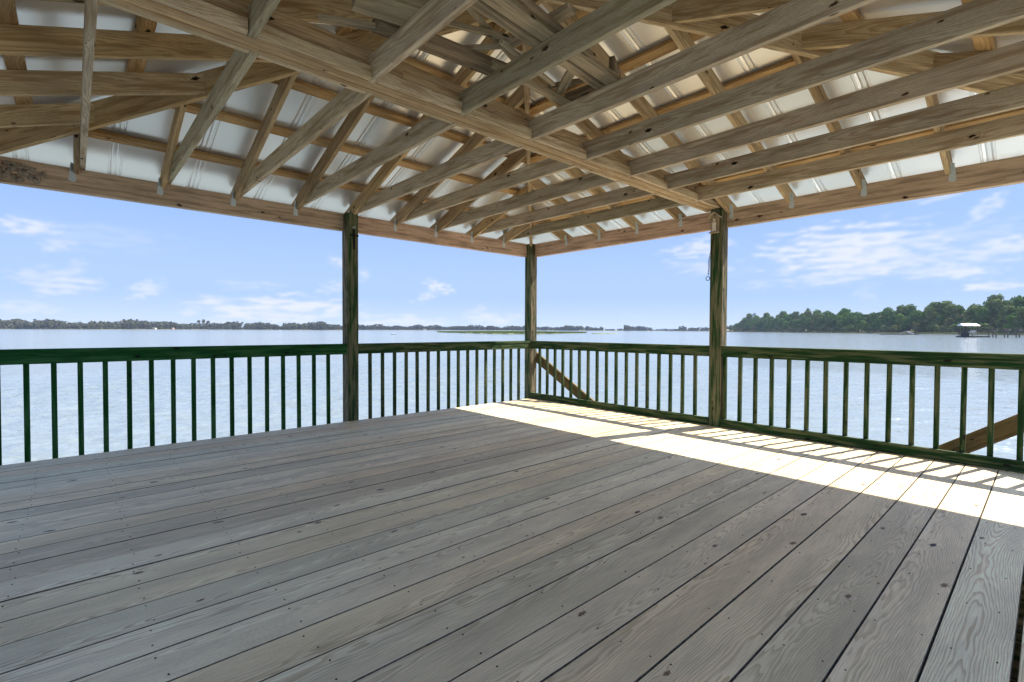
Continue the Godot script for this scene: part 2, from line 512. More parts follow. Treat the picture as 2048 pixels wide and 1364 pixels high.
# ---------------------------------------------------------------- pavilion: posts, headers, ceiling frame, roof
func make_pavilion() -> void:
	var pav := thing("pavilion", "open timber pavilion with square posts and a white metal hip roof over the deck", "pavilion")
	for p in [[0, 0], [0, MZ], [0, LZ], [MX, 0], [LX, 0], [LX, MZ], [LX, LZ], [MX, LZ]]:
		# local y points along +x, local z along -z: face 0 -x, 2 -z, 4 +x, 6 +z; the face turned from the sun has its shade painted in as green
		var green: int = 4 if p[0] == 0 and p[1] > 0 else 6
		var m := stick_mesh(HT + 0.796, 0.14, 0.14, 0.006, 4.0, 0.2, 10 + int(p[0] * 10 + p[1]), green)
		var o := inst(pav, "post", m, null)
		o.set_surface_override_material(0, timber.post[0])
		o.set_surface_override_material(1, timber.post_shade_green[0])
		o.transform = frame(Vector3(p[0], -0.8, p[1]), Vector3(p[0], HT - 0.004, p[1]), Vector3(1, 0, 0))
	var hc := (HB + HT) * 0.5
	var hh := HT - HB
	var k := 0
	for s in [[0, 0, 0, MZ], [0, MZ, 0, LZ], [0, 0, MX, 0], [MX, 0, LX, 0], [LX, 0, LX, MZ], [LX, MZ, LX, LZ], [0, LZ, MX, LZ], [MX, LZ, LX, LZ]]:
		var a := Vector3(s[0], hc, s[1])
		var b := Vector3(s[2], hc, s[3])
		var d := (b - a).normalized() * 0.071
		a += d
		b -= d
		var off := Vector3.ZERO
		if s[0] == s[2]: off.x = -0.064 if s[0] == 0 else 0.064
		else: off.z = -0.064 if s[1] == 0 else 0.064
		stick(pav, "header", a + off, b + off, Vector3.UP, 0.076, hh, timber.header[k % 2], 0.004, 20 + k)
		k += 1
	# centre beam of three plies with ledger blocks between the joists
	var beam := Node3D.new()
	beam.name = "centre_beam"
	pav.add_child(beam)
	for p in 3:
		stick(beam, "ply", Vector3(2.981 + (p - 1) * 0.0405, HT + [0.096, 0.099, 0.094][p], 0.0), Vector3(2.981 + (p - 1) * 0.0405, HT + [0.096, 0.099, 0.094][p], LZ), Vector3.UP, 0.0375, 0.190, timber.ply[p % 2], 0.004, 30 + p)
	var jr := []
	var jl := []
	for i in range(1, 10):
		jr.append(i * 0.6096 - 0.075)
		jl.append(i * 0.6096 - 0.122)
	for side in 2:
		var js: Array = jr if side == 0 else jl
		var lx: float = 2.981 + (0.0815 if side == 0 else -0.0815)
		var z0 := -0.02
		for i in 10:
			var z1: float = (js[i] - 0.02) if i < 9 else LZ
			stick(beam, "ledger_block", Vector3(lx, HT + 0.037, z0), Vector3(lx, HT + 0.037, z1), Vector3.UP, 0.0375, 0.064 + 0.006 * (i % 2), timber.beam[(i + side) % 2], 0.004, 40 + i)
			z0 = z1 + 0.042
	for i in 9:
		stick(pav, "ceiling_joist", Vector3(3.042, HT + 0.071, jr[i]), Vector3(LX + 0.10, HT + 0.071, jr[i]), Vector3.UP, 0.038, 0.14, timber.joist[(i * 2 + i / 3) % 5], 0.003, 60 + i)
		stick(pav, "ceiling_joist", Vector3(-0.10, HT + 0.071, jl[i]), Vector3(2.92, HT + 0.071, jl[i]), Vector3.UP, 0.038, 0.14, timber.joist[(i * 3 + 1 + i / 4) % 5], 0.003, 80 + i)
	make_roof(pav)

# A point of one roof slope: d metres in from the post line, s along the eave, up metres above the rafter underside (square to the slope).
func slope_pt(side: int, d: float, s: float, up: float) -> Vector3:
	var q := 1.0 / sqrt(1.0 + PITCH * PITCH)
	var dd := d - up * PITCH * q
	var y := RB + PITCH * d + up * q
	match side:
		0: return Vector3(dd, y, s)
		1: return Vector3(s, y, dd)
		2: return Vector3(LX - dd, y, s)
	return Vector3(s, y, LZ - dd)

func make_roof(pav: Node3D) -> void:
	var ridge := LZ * 0.5
	var q := 1.0 / sqrt(1.0 + PITCH * PITCH)
	var ups := [Vector3(-PITCH, 1, 0) * q, Vector3(0, 1, -PITCH) * q, Vector3(PITCH, 1, 0) * q, Vector3(0, 1, PITCH) * q]
	# rafters
	for side in 4:
		var along: float = LZ if side % 2 == 0 else LX
		for k in range(1, 10):
			var s: float = k * 0.6096 - 0.084 if side % 2 == 0 else k * 0.612 + 0.081
			var top := minf(minf(s, along - s), ridge) + 0.022
			stick(pav, "rafter", slope_pt(side, -0.15, s, 0.07), slope_pt(side, top, s, 0.07), ups[side], 0.038, 0.14, timber.rafter[(k * 3 + side * 2 + k / 3) % 5], 0.003, 100 + side * 10 + k)
			# galvanised tie on the inner face of the header
			if side < 2:
				var g := Geo.new()
				var o := 0.028 if side == 0 else -0.030
				var pts := []
				for c in [[-0.010, 0.075], [0.012, 0.070], [0.026, -0.070], [0.010, -0.088], [-0.026, -0.076]]:
					pts.append(Vector2(c[0], c[1]))
				var fr := []
				var bk := []
				for c in pts:
					fr.append(Vector3(c.x, c.y, 0.0022))
					bk.append(Vector3(c.x, c.y, 0.0))
				g.quad(fr, Vector3(0, 0, 1))
				g.quad(bk, Vector3(0, 0, -1))
				for e in pts.size():
					var f := (e + 1) % pts.size()
					var dn := Vector3(pts[f].y - pts[e].y, pts[e].x - pts[f].x, 0).normalized()
					g.quad([fr[e], fr[f], bk[f], bk[e]], -dn)
				g.box(Vector3(-0.010, 0.0, 0.002), Vector3(-0.0075, 0.075, 0.03))
				var t := inst(pav, "rafter_tie", g.done(), mats.zinc)
				if side == 0: t.transform = Transform3D(Basis(Vector3.UP, PI * 0.5), Vector3(-0.025, HT - 0.03, s + o))
				else: t.transform = Transform3D(Basis(), Vector3(s - o, HT - 0.03, -0.025))
	# hips and the short ridge
	var apexes := [Vector3(ridge, 0, ridge), Vector3(ridge, 0, ridge), Vector3(LX - ridge, 0, ridge), Vector3(LX - ridge, 0, ridge)]
	var corners := [Vector3(0, 0, 0), Vector3(0, 0, LZ), Vector3(LX, 0, 0), Vector3(LX, 0, LZ)]
	for k in 4:
		var dirn: Vector3 = (apexes[k] - corners[k]).normalized()
		var a: Vector3 = corners[k] - dirn * 0.21
		var b: Vector3 = apexes[k] - dirn * 0.02
		a.y = RB - 0.03 - 0.15 * PITCH + 0.095
		b.y = RB - 0.03 + ridge * PITCH + 0.095
		stick(pav, "hip_rafter", a, b, Vector3.UP, 0.042, 0.184, timber.rafter[k % 3], 0.003, 150 + k)
	stick(pav, "ridge_board", Vector3(ridge - 0.05, RB + ridge * PITCH + 0.06, ridge), Vector3(LX - ridge + 0.05, RB + ridge * PITCH + 0.06, ridge), Vector3.UP, 0.038, 0.19, timber.rafter[0])
	# purlins
	for side in 4:
		var along: float = LZ if side % 2 == 0 else LX
		var k := 0
		for d in [-0.33, 0.35, 0.93, 1.50, 2.08, 2.65]:
			if along - 2.0 * d < 0.3: continue
			stick(pav, "purlin", slope_pt(side, d, d - 0.03, 0.16), slope_pt(side, d, along - d + 0.03, 0.16), ups[side], 0.089, 0.038, timber.purlin[(k + side) % 2], 0.003, 170 + side * 8 + k)
			k += 1
	# metal sheets: ribs at every seam, cut along the hips
	for side in 4:
		var along: float = LZ if side % 2 == 0 else LX
		var s0 := -0.486
		var seams := [s0]
		var x: float = (0.2616 if side % 2 == 0 else 0.33)
		while x < along + 0.40:
			seams.append(x)
			x += 0.6096
		seams.append(along + 0.486)
		for i in seams.size() - 1:
			sheet(pav, side, along, seams[i], seams[i + 1], ups[side])
	# ridge caps over the hips
	for k in 4:
		var dirn: Vector3 = (apexes[k] - corners[k]).normalized()
		var a: Vector3 = corners[k] - dirn * 0.66
		var b: Vector3 = apexes[k]
		a.y = RB + 0.225 - 0.466 * PITCH
		b.y = RB + 0.225 + ridge * PITCH
		stick(pav, "hip_cap", a, b, Vector3.UP, 0.24, 0.012, mats.panel)

func sheet(pav: Node3D, side: int, along: float, a: float, b: float, up: Vector3) -> void:
	var ridge := LZ * 0.5
	var pr := []
	var w := b - a
	if w > 0.25:
		pr = [[-0.012, 0.0045], [0.002, 0.0045], [0.012, 0.004], [0.022, 0.004], [0.030, -0.001], [0.036, 0.006], [0.044, 0.006], [0.050, 0.0], [w * 0.33, 0.0], [w * 0.5, 0.001], [w * 0.67, 0.0], [w - 0.050, 0.0], [w - 0.044, 0.006], [w - 0.036, 0.006], [w - 0.030, -0.001], [w - 0.012, 0.004], [w - 0.002, -0.001]]
	else:
		pr = [[-0.012, 0.0045], [0.003, 0.0045], [0.006, 0.0], [w - 0.0015, 0.0]]
	for kink in [ridge - a, along - ridge - a]:
		if kink > 0.055 and kink < w - 0.055:
			for i in pr.size() - 1:
				if pr[i][0] < kink - 0.002 and pr[i + 1][0] > kink + 0.002:
					pr.insert(i + 1, [kink, lerpf(pr[i][1], pr[i + 1][1], 0.5)])
					break
	var g := Geo.new()
	var lo := []
	var hi := []
	var lo2 := []
	var hi2 := []
	for p in pr:
		var s: float = a + p[0]
		var top := minf(minf(s, along - s), ridge)
		top = maxf(top + 0.0588, -0.426)
		var h: float = 0.186 + p[1]
		lo.append(slope_pt(side, -0.427, s, h))
		hi.append(slope_pt(side, top, s, h))
		lo2.append(slope_pt(side, -0.427, s, h + 0.002))
		hi2.append(slope_pt(side, top, s, h + 0.002))
	for i in pr.size() - 1:
		g.auto([lo[i], lo[i + 1], hi[i + 1], hi[i]], -up)
		g.auto([lo2[i], lo2[i + 1], hi2[i + 1], hi2[i]], up)
		g.auto([lo[i], lo[i + 1], lo2[i + 1], lo2[i]], lo[i] - hi[i])
	for e in [0, pr.size() - 1]:
		g.auto([lo[e], hi[e], hi2[e], lo2[e]], (lo[0] - lo[-1]) * (1.0 if e == 0 else -1.0))
	inst(pav, "roof_sheet", g.done(), mats.panel)

# ---------------------------------------------------------------- railings
func railing(label: String, along_x: bool, a: float, b: float, spots: Array, mat: Material, bottom: bool) -> void:
	var o := thing("railing", label, "railing", Vector3.ZERO, "railings round the deck")
	var P := func(s: float, y: float, t: float) -> Vector3: return Vector3(s, y, t) if along_x else Vector3(t, y, s)
	stick(o, "cap_rail", P.call(a, 0.8905, 0.004), P.call(b, 0.8905, 0.004), Vector3.UP, 0.138, 0.038, mat, 0.004, 200 + used.size())
	stick(o, "top_rail", P.call(a, 0.830, 0.0505), P.call(b, 0.830, 0.0505), Vector3.UP, 0.038, 0.082, mat, 0.003, 210 + int(a * 10))
	if bottom:
		stick(o, "bottom_rail", P.call(a, 0.0465, 0.0505), P.call(b, 0.0465, 0.0505), Vector3.UP, 0.038, 0.089, mat, 0.004, 220 + int(a * 10))
	var k := 0
	for s in spots:
		var y0 := -0.001 if bottom else -0.22
		var o2 := stick(o, "baluster", P.call(s, y0, 0.0118), P.call(s + rng.randf_range(-0.003, 0.003), 0.871, 0.0118), Vector3(1, 0, 0), 0.036, 0.036, mat, 0.003, 230 + k % 5)
		o2.transform = o2.transform.rotated_local(Vector3(1, 0, 0), rng.randf_range(-0.02, 0.02))
		k += 1

func make_railings() -> void:
	var l := []
	for i in 16: l.append(0.27 + i * 0.1652)
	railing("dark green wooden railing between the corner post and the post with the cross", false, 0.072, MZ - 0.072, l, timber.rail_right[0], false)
	l = []
	for i in 17: l.append(3.261 + i * 0.1646)
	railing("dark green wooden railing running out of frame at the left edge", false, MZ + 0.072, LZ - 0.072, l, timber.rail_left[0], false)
	l = []
	for i in 17: l.append(0.222 + i * 0.1605)
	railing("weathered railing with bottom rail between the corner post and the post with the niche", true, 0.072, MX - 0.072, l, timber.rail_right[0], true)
	l = []
	for i in 18: l.append(3.142 + i * 0.1642)
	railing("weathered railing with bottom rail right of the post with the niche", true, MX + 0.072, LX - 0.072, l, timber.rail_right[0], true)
	# braces outside the right railing
	var b := thing("brace_board", "diagonal brown board sloping down from the corner post outside the railing", "brace", Vector3(-0.05, 0.70, -0.075), "diagonal boards outside the railing")
	stick(b, "board", Vector3(0, 0, -0.02), Vector3(1.9, -1.07, -0.02), Vector3.UP, 0.038, 0.145, timber.brace[0], 0.004, 300)
	var b2 := thing("brace_board", "diagonal brown board rising to the right edge outside the railing", "brace", Vector3(4.55, -0.28, -0.13), "diagonal boards outside the railing")
	stick(b2, "board", Vector3(0, 0, -0.02), Vector3(1.55, 1.11, -0.02), Vector3.UP, 0.038, 0.137, timber.brace[0], 0.004, 301)

# ---------------------------------------------------------------- small things on the posts and joists
func lathe(prof: Array, seg: int) -> ArrayMesh:
	var st := SurfaceTool.new()
	st.begin(Mesh.PRIMITIVE_TRIANGLES)
	st.set_smooth_group(0)
	for i in prof.size() - 1:
		for j in seg:
			var a0 := TAU * j / seg
			var a1 := TAU * (j + 1) / seg
			var p := [Vector3(cos(a0) * prof[i].x, prof[i].y, sin(a0) * prof[i].x), Vector3(cos(a1) * prof[i].x, prof[i].y, sin(a1) * prof[i].x), Vector3(cos(a1) * prof[i + 1].x, prof[i + 1].y, sin(a1) * prof[i + 1].x), Vector3(cos(a0) * prof[i + 1].x, prof[i + 1].y, sin(a0) * prof[i + 1].x)]
			for t in [0, 1, 2, 0, 2, 3]: st.add_vertex(p[t])
	st.index()
	st.generate_normals()
	return st.commit()

func make_ornaments() -> void:
	# niche with a figurine on the post of the right side
	var n := thing("niche", "small gabled wooden niche on the right hand post", "niche", Vector3(MX - 0.012, 2.175, 0.071))
	stick(n, "back_board", Vector3(0, 0, 0.006), Vector3(0, 0.20, 0.006), Vector3(1, 0, 0), 0.010, 0.092, timber.scrap[0], 0.002)
	stick(n, "shelf", Vector3(-0.048, 0.004, 0.030), Vector3(0.048, 0.004, 0.030), Vector3.UP, 0.058, 0.012, timber.scrap[0], 0.002)
	stick(n, "roof_board", Vector3(-0.072, 0.166, 0.030), Vector3(0.002, 0.232, 0.030), Vector3(-0.6, 0.8, 0), 0.062, 0.009, timber.scrap[2], 0.002)
	stick(n, "roof_board", Vector3(0.072, 0.166, 0.030), Vector3(-0.002, 0.232, 0.030), Vector3(0.6, 0.8, 0), 0.062, 0.009, timber.scrap[2], 0.002)
	var fg := thing("figurine", "small white robed figurine standing in the wooden niche", "figurine", Vector3(MX - 0.012, 2.1855, 0.105))
	inst(fg, "robe", lathe([Vector2(0.0, 0.0), Vector2(0.026, 0.0), Vector2(0.025, 0.02), Vector2(0.020, 0.06), Vector2(0.024, 0.085), Vector2(0.021, 0.105), Vector2(0.012, 0.118), Vector2(0.0, 0.12)], 14), mats.figure).scale = Vector3(1, 1, 0.8)
	inst(fg, "head", lathe([Vector2(0.0, 0.112), Vector2(0.009, 0.116), Vector2(0.0125, 0.13), Vector2(0.011, 0.144), Vector2(0.0, 0.151)], 12), mats.figure)
	stick(fg, "arm", Vector3(-0.022, 0.10, 0.004), Vector3(0.006, 0.078, 0.022), Vector3.UP, 0.012, 0.012, mats.figure, 0.003)
	stick(fg, "arm", Vector3(0.022, 0.10, 0.004), Vector3(0.002, 0.084, 0.024), Vector3.UP, 0.012, 0.012, mats.figure, 0.003)
	# chain looped down the same post, its hook hanging clear on the left
	var ch := thing("chain", "rusty chain hanging from the niche with a hook beside the post", "chain", Vector3(MX - 0.03, 2.165, 0.076))
	var link := TorusMesh.new()
	link.inner_radius = 0.0065
	link.outer_radius = 0.0115
	link.rings = 10
	link.ring_segments = 6
	var path := [Vector3(0, 0, 0), Vector3(-0.005, -0.06, 0.001), Vector3(-0.022, -0.17, 0.001), Vector3(-0.038, -0.24, 0.0), Vector3(-0.052, -0.29, -0.008), Vector3(-0.054, -0.37, -0.012), Vector3(-0.060, -0.46, -0.012)]
	var k := 0
	for i in path.size() - 1:
		var l: float = path[i].distance_to(path[i + 1])
		var c := int(l / 0.016)
		for j in c:
			var o := inst(ch, "link", link, mats.iron)
			var dirn: Vector3 = (path[i + 1] - path[i]).normalized()
			o.transform = Transform3D(Basis(Quaternion(Vector3(0, 0, 1), dirn)) * Basis(Vector3(0, 0, 1), PI * 0.5 * (k % 2)), path[i].lerp(path[i + 1], float(j) / c))
			k += 1
	var hk := TorusMesh.new()
	hk.inner_radius = 0.018
	hk.outer_radius = 0.026
	hk.rings = 16
	hk.ring_segments = 6
	var hko := inst(ch, "hook", hk, mats.iron)
	hko.rotation.x = PI * 0.5
	hko.position = Vector3(-0.066, -0.49, -0.012)
	# cross on the post of the left side
	var cr := thing("cross", "dark little cross hanging on the left hand post under the header", "cross", Vector3(0.071, 2.02, MZ - 0.015))
	stick(cr, "upright", Vector3(0.007, 0, 0), Vector3(0.007, 0.24, 0), Vector3(1, 0, 0), 0.02, 0.012, mats.iron, 0.002)
	stick(cr, "crossbar", Vector3(0.0075, 0.165, -0.052), Vector3(0.0075, 0.165, 0.052), Vector3.UP, 0.013, 0.02, mats.iron, 0.002)
	var rg := inst(cr, "hanger_ring", link, mats.zinc)
	rg.rotation.z = PI * 0.5
	rg.position = Vector3(0.007, 0.252, 0)
	rg.scale = Vector3(1.6, 1.6, 1.6)
	# clay crust left by wasps on the left header
	var wn := thing("wasp_nest", "crusty pale mud wasp nest on the left header at the left edge", "wasp nest", Vector3(-0.026, 2.34, 5.72))
	var clay := mottled(61, Color(0.72, 0.67, 0.60), Color(0.48, 0.42, 0.35), 0.03, 0.12, 0.95)
	for e in [[0.0, 0.02, 0.06, 0.05], [-0.06, -0.03, 0.045, 0.035], [0.07, 0.045, 0.05, 0.04], [0.04, -0.05, 0.035, 0.03], [-0.11, 0.01, 0.03, 0.022], [0.12, -0.02, 0.04, 0.05]]:
		var pts := []
		var lg := Geo.new()
		for i in 7:
			var row := []
			for j in 13:
				var th := PI * 0.5 * i / 6.0
				var ph := TAU * (j % 12) / 12.0
				var w := 1.0 + 0.28 * sin(ph * 3.0 + e[0] * 90.0) + 0.16 * sin(ph * 5.0 + i + e[1] * 50.0)
				row.append(Vector3(0.016 * cos(th) * (1.0 + 0.3 * sin(ph * 4.0 + i)), e[1] + sin(th) * sin(ph) * e[3] * w, e[0] + sin(th) * cos(ph) * e[2] * w))
			pts.append(row)
		for i in 6:
			for j in 12: lg.auto([pts[i][j], pts[i][j + 1], pts[i + 1][j + 1], pts[i + 1][j]], Vector3(1, 0, 0))
		inst(wn, "mud_crust", lg.done(), clay)
	# leftover boards lying across the ceiling joists
	var top := HT + 0.141
	var S := [
		["scrap_board", "long grey board lying over the ceiling joists, nearer the centre beam of a pair", 3.79, 4.28, 3.665, 2.90, 0.055, 0.038, 0.0, 0],
		["scrap_board", "long knotty grey board lying over the ceiling joists, farther from the beam", 3.875, 4.28, 3.765, 2.98, 0.09, 0.038, 0.0, 0],
		["scrap_board", "dark scrap board laid along a joist at the end of the long boards", 3.33, 2.905, 3.73, 2.865, 0.05, 0.11, 0.0, 1],
		["scrap_board", "short pale board leaning across the scrap pile over the joists", 3.385, 3.04, 3.70, 3.235, 0.06, 0.022, 0.05, 2],
		["scrap_board", "narrow brown board along the beam side of the scrap pile", 3.41, 3.64, 3.372, 2.92, 0.04, 0.038, 0.0, 0],
		["scrap_board", "dark wide board lying close to the centre beam over two joists", 3.30, 4.30, 3.375, 3.50, 0.10, 0.06, 0.0, 1],
		["scrap_stick", "thin stick crossing the other sticks over the joists", 3.46, 4.02, 3.70, 3.36, 0.028, 0.028, 0.062, 0],
		["scrap_stick", "thin stick slanting toward the centre beam over the joists", 3.65, 4.06, 3.40, 3.44, 0.032, 0.022, 0.096, 2],
		["scrap_stick", "bent thin stick above the centre beam near the top edge", 3.16, 4.53, 3.40, 4.06, 0.035, 0.03, 0.0, 0],
		["scrap_block", "thick greenish block of wood on the joists near the top edge", 3.42, 4.46, 3.50, 4.10, 0.16, 0.085, 0.0, 0],
		["scrap_stick", "short pale lath on top of the two long boards", 3.86, 3.42, 3.70, 3.18, 0.03, 0.02, 0.039, 2],
		["scrap_stick", "brown lath propped over the dark wide board by the beam", 3.27, 3.86, 3.52, 3.64, 0.03, 0.025, 0.061, 2],
		["scrap_board", "short grey board lying along the joist beside the long boards", 3.52, 3.63, 3.98, 3.60, 0.07, 0.03, 0.062, 0],
		["scrap_stick", "thin split offcut sticking out past the joist beside the beam", 3.22, 3.70, 3.46, 3.33, 0.022, 0.018, 0.061, 0],
		["scrap_stick", "thin pale offcut lying between the two long boards and the beam", 3.62, 3.75, 3.50, 3.22, 0.026, 0.022, 0.0, 2],
		["scrap_stick", "short grey offcut across the far end of the scrap pile", 3.36, 3.12, 3.62, 2.98, 0.03, 0.024, 0.073, 1],
		["scrap_stick", "narrow lath along the outer side of the knotty long board", 3.98, 4.24, 3.86, 3.30, 0.025, 0.03, 0.0, 1],
		["scrap_board", "upright dark board end at the far end of the long boards", 3.79, 3.02, 3.70, 2.83, 0.035, 0.10, 0.039, 1],
	]
	for s in S:
		var h: float = s[7]
		var a := Vector3(s[2], top + s[8] + h * 0.5, s[3])
		var b := Vector3(s[4], top + s[8] + h * 0.5, s[5])
		var o := thing(s[0], s[1], "board" if s[0] == "scrap_board" else ("stick" if s[0] == "scrap_stick" else "block"), a, "leftover wood on the joists")
		stick(o, "plank", Vector3.ZERO, b - a, Vector3.UP, s[6], h, timber.scrap[s[9]], 0.004, 320 + int(s[3] * 100))

# ---------------------------------------------------------------- water and shores
func make_water() -> void:
	var nz := noise(9, 0.011, 5)
	var im := nz.get_seamless_image(1024, 1024)
	im.convert(Image.FORMAT_RGBA8)
	im.bump_map_to_normal_map(13.0)
	var m := plain(base(0.215, 0.255, 0.245), 0.10)
	m.metallic_specular = 0.7
	m.normal_enabled = true
	m.normal_texture = ImageTexture.create_from_image(im)
	m.normal_scale = 0.42
	mats.water = m
	var w := Node3D.new()
	w.name = "water"
	add_child(w)
	w.set_meta("kind", "structure")
	# the near water has real wavelets
	var N := 420
	var step := 0.13
	var half := N * step * 0.5
	var c := Vector3(0.5, WATER, 0.5)
	var n1 := noise(21, 1.0, 2)
	var v := PackedVector3Array()
	var uv := PackedVector2Array()
	var nr := PackedVector3Array()
	var ix := PackedInt32Array()
	var hs := PackedFloat32Array()
	hs.resize((N + 1) * (N + 1))
	for j in N + 1:
		for i in N + 1:
			var x := c.x - half + i * step
			var z := c.z - half + j * step
			var edge := minf(minf(i, N - i), minf(j, N - j)) / 60.0
			# wavelets run with the wind, long crests across it
			var a := x * 0.78 + z * 0.626
			var b := -x * 0.626 + z * 0.78
			hs[j * (N + 1) + i] = (0.075 * (0.5 - absf(n1.get_noise_2d(a * 0.85, b * 0.28))) + 0.052 * n1.get_noise_2d(a * 1.7 + 40.0, b * 0.35) + 0.022 * n1.get_noise_2d(a * 3.4 + 80.0, b * 1.3)) * clampf(edge, 0.0, 1.0)
	for j in N + 1:
		for i in N + 1:
			var x := c.x - half + i * step
			var z := c.z - half + j * step
			var o := j * (N + 1) + i
			v.append(Vector3(x, WATER + hs[o], z))
			uv.append(Vector2((x * RH.x + z * RH.z) / 15.0, (x * FH.x + z * FH.z) / 6.0))
			var hx := hs[o + (1 if i < N else 0)] - hs[o - (1 if i > 0 else 0)]
			var hz := hs[o + (N + 1 if j < N else 0)] - hs[o - (N + 1 if j > 0 else 0)]
			nr.append(Vector3(-hx, step * 2.0, -hz).normalized())
			if i < N and j < N:
				for k in [o, o + 1, o + N + 2, o, o + N + 2, o + N + 1]: ix.append(k)
	var arr := []
	arr.resize(Mesh.ARRAY_MAX)
	arr[Mesh.ARRAY_VERTEX] = v
	arr[Mesh.ARRAY_NORMAL] = nr
	arr[Mesh.ARRAY_TEX_UV] = uv
	arr[Mesh.ARRAY_INDEX] = ix
	var mesh := ArrayMesh.new()
	mesh.add_surface_from_arrays(Mesh.PRIMITIVE_TRIANGLES, arr)
	inst(w, "near_water", mesh, m)
	var g := Geo.new()
	var R := 9000.0
	var x0 := c.x - half
	var x1 := c.x + half
	var z0 := c.z - half
	var z1 := c.z + half
	for q in [[-R, -R, R, z0], [-R, z1, R, R], [-R, z0, x0, z1], [x1, z0, R, z1]]:
		var p := [Vector3(q[0], WATER, q[1]), Vector3(q[2], WATER, q[1]), Vector3(q[2], WATER, q[3]), Vector3(q[0], WATER, q[3])]
		var t := []
		for e in p: t.append(Vector2((e.x * RH.x + e.z * RH.z) / 15.0, (e.x * FH.x + e.z * FH.z) / 6.0))
		g.quad(p, Vector3.UP, t)
	inst(w, "open_water", g.done(), m)

func blade_clump(sd: int, n: int, spread: float, h: float, wid: float) -> ArrayMesh:
	var r := RandomNumberGenerator.new()
	r.seed = sd
	var g := Geo.new()
	for i in n:
		var p := Vector3(r.randf_range(-spread, spread), 0, r.randf_range(-spread, spread))
		var a := r.randf() * TAU
		var d := Vector3(cos(a), 0, sin(a))
		var t := p + Vector3(r.randf_range(-0.25, 0.25), h * r.randf_range(0.6, 1.1), r.randf_range(-0.25, 0.25))
		var k := r.randf_range(0.75, 1.2)
		g.auto([p - d * wid, p + d * wid, t], Vector3(0.2, 0.6, 0.4), Color(k, k * r.randf_range(0.9, 1.05), k * 0.9))
	return g.done(true)

func scatter(called: String, label: String, category: String, mesh: Mesh, mat: Material, xf: Array, cols: Array = []) -> MultiMeshInstance3D:
	var mm := MultiMesh.new()
	mm.transform_format = MultiMesh.TRANSFORM_3D
	mm.use_colors = not cols.is_empty()
	mm.mesh = mesh
	mm.instance_count = xf.size()
	for i in xf.size():
		mm.set_instance_transform(i, xf[i])
		if not cols.is_empty(): mm.set_instance_color(i, cols[i])
	var o := MultiMeshInstance3D.new()
	o.name = numbered(called)
	o.multimesh = mm
	o.material_override = mat
	add_child(o)
	tag(o, label, category, "", "stuff")
	return o

# Foliage: leaf-clump faces through the volume of several lobes.
func crown_mesh(sd: int, height: float, radius: float, low: float, faces: int, leaf: float, lobes: int) -> ArrayMesh:
	var r := RandomNumberGenerator.new()
	r.seed = sd
	var g := Geo.new()
	var lb := []
	for k in lobes:
		var t := float(k) / maxf(lobes - 1, 1)
		var a := r.randf() * TAU
		var rr := radius * r.randf_range(0.25, 0.72) * (1.0 - 0.55 * t)
		lb.append([Vector3(cos(a) * rr, lerpf(low + radius * 0.35, height - radius * 0.42, t), sin(a) * rr), radius * r.randf_range(0.36, 0.58), r.randf_range(0.82, 1.18)])
	for i in faces:
		var l: Array = lb[r.randi() % lobes]
		var d := Vector3(r.randfn(), r.randfn(), r.randfn()).normalized()
		var p: Vector3 = l[0] + d * l[1] * pow(r.randf(), 0.28) * Vector3(1, 0.78, 1)
		if p.y < low * 0.8: continue
		var nn := (d + Vector3(r.randfn(), r.randfn(), r.randfn()) * 0.55).normalized()
		var s := leaf * r.randf_range(0.6, 1.35)
		var u := nn.cross(Vector3(r.randfn(), r.randfn(), r.randfn())).normalized() * s
		var w := nn.cross(u).normalized() * s * r.randf_range(0.5, 1.0)
		var k: float = l[2] * r.randf_range(0.72, 1.25)
		var col := Color(k * r.randf_range(0.9, 1.15), k, k * r.randf_range(0.75, 1.0))
		g.quad([p - u, p - w * 0.8, p + u * 0.9, p + w], nn, [], col)
	return g.done(true)

func trunk_mesh(sd: int, height: float, rad: float, limbs: int) -> ArrayMesh:
	var r := RandomNumberGenerator.new()
	r.seed = sd
	var g := Geo.new()
	var seg := func(a: Vector3, b: Vector3, ra: float, rb: float) -> void:
		var x := (b - a).normalized()
		var s := x.cross(Vector3(0.3, 0.2, 0.9)).normalized()
		var t := x.cross(s)
		for k in 6:
			var c0 := s * cos(TAU * k / 6) + t * sin(TAU * k / 6)
			var c1 := s * cos(TAU * (k + 1) / 6) + t * sin(TAU * (k + 1) / 6)
			g.auto([a + c0 * ra, a + c1 * ra, b + c1 * rb, b + c0 * rb], c0 + c1)
	var top := Vector3(r.randf_range(-0.5, 0.5), height * 0.8, r.randf_range(-0.5, 0.5))
	var mid := Vector3(r.randf_range(-0.3, 0.3), height * 0.4, r.randf_range(-0.3, 0.3))
	seg.call(Vector3(0, -1.0, 0), mid, rad, rad * 0.75)
	seg.call(mid, top, rad * 0.75, rad * 0.25)
	for k in limbs:
		var a := TAU * (k + r.randf() * 0.6) / limbs
		var st := mid.lerp(top, r.randf_range(0.0, 0.6))
		seg.call(st, st + Vector3(cos(a), 0.75, sin(a)) * height * r.randf_range(0.18, 0.28), rad * 0.4, rad * 0.12)
	return g.done()

func leaf_mat(r: float, g: float, b: float) -> StandardMaterial3D:
	var m := plain(base(r, g, b), 0.95)
	m.metallic_specular = 0.08
	m.vertex_color_use_as_albedo = true
	m.cull_mode = BaseMaterial3D.CULL_DISABLED
	m.backlight_enabled = true
	m.backlight = base(r * 0.7, g * 0.8, b * 0.35)
	return m

const SHORE := [[22.0, 1200.0], [23.14, 1087.0], [24.61, 990.0], [30.61, 744.0], [34.77, 633.0], [38.56, 575.0], [41.98, 531.0], [46.45, 479.0], [52.66, 429.0], [62.0, 400.0]]

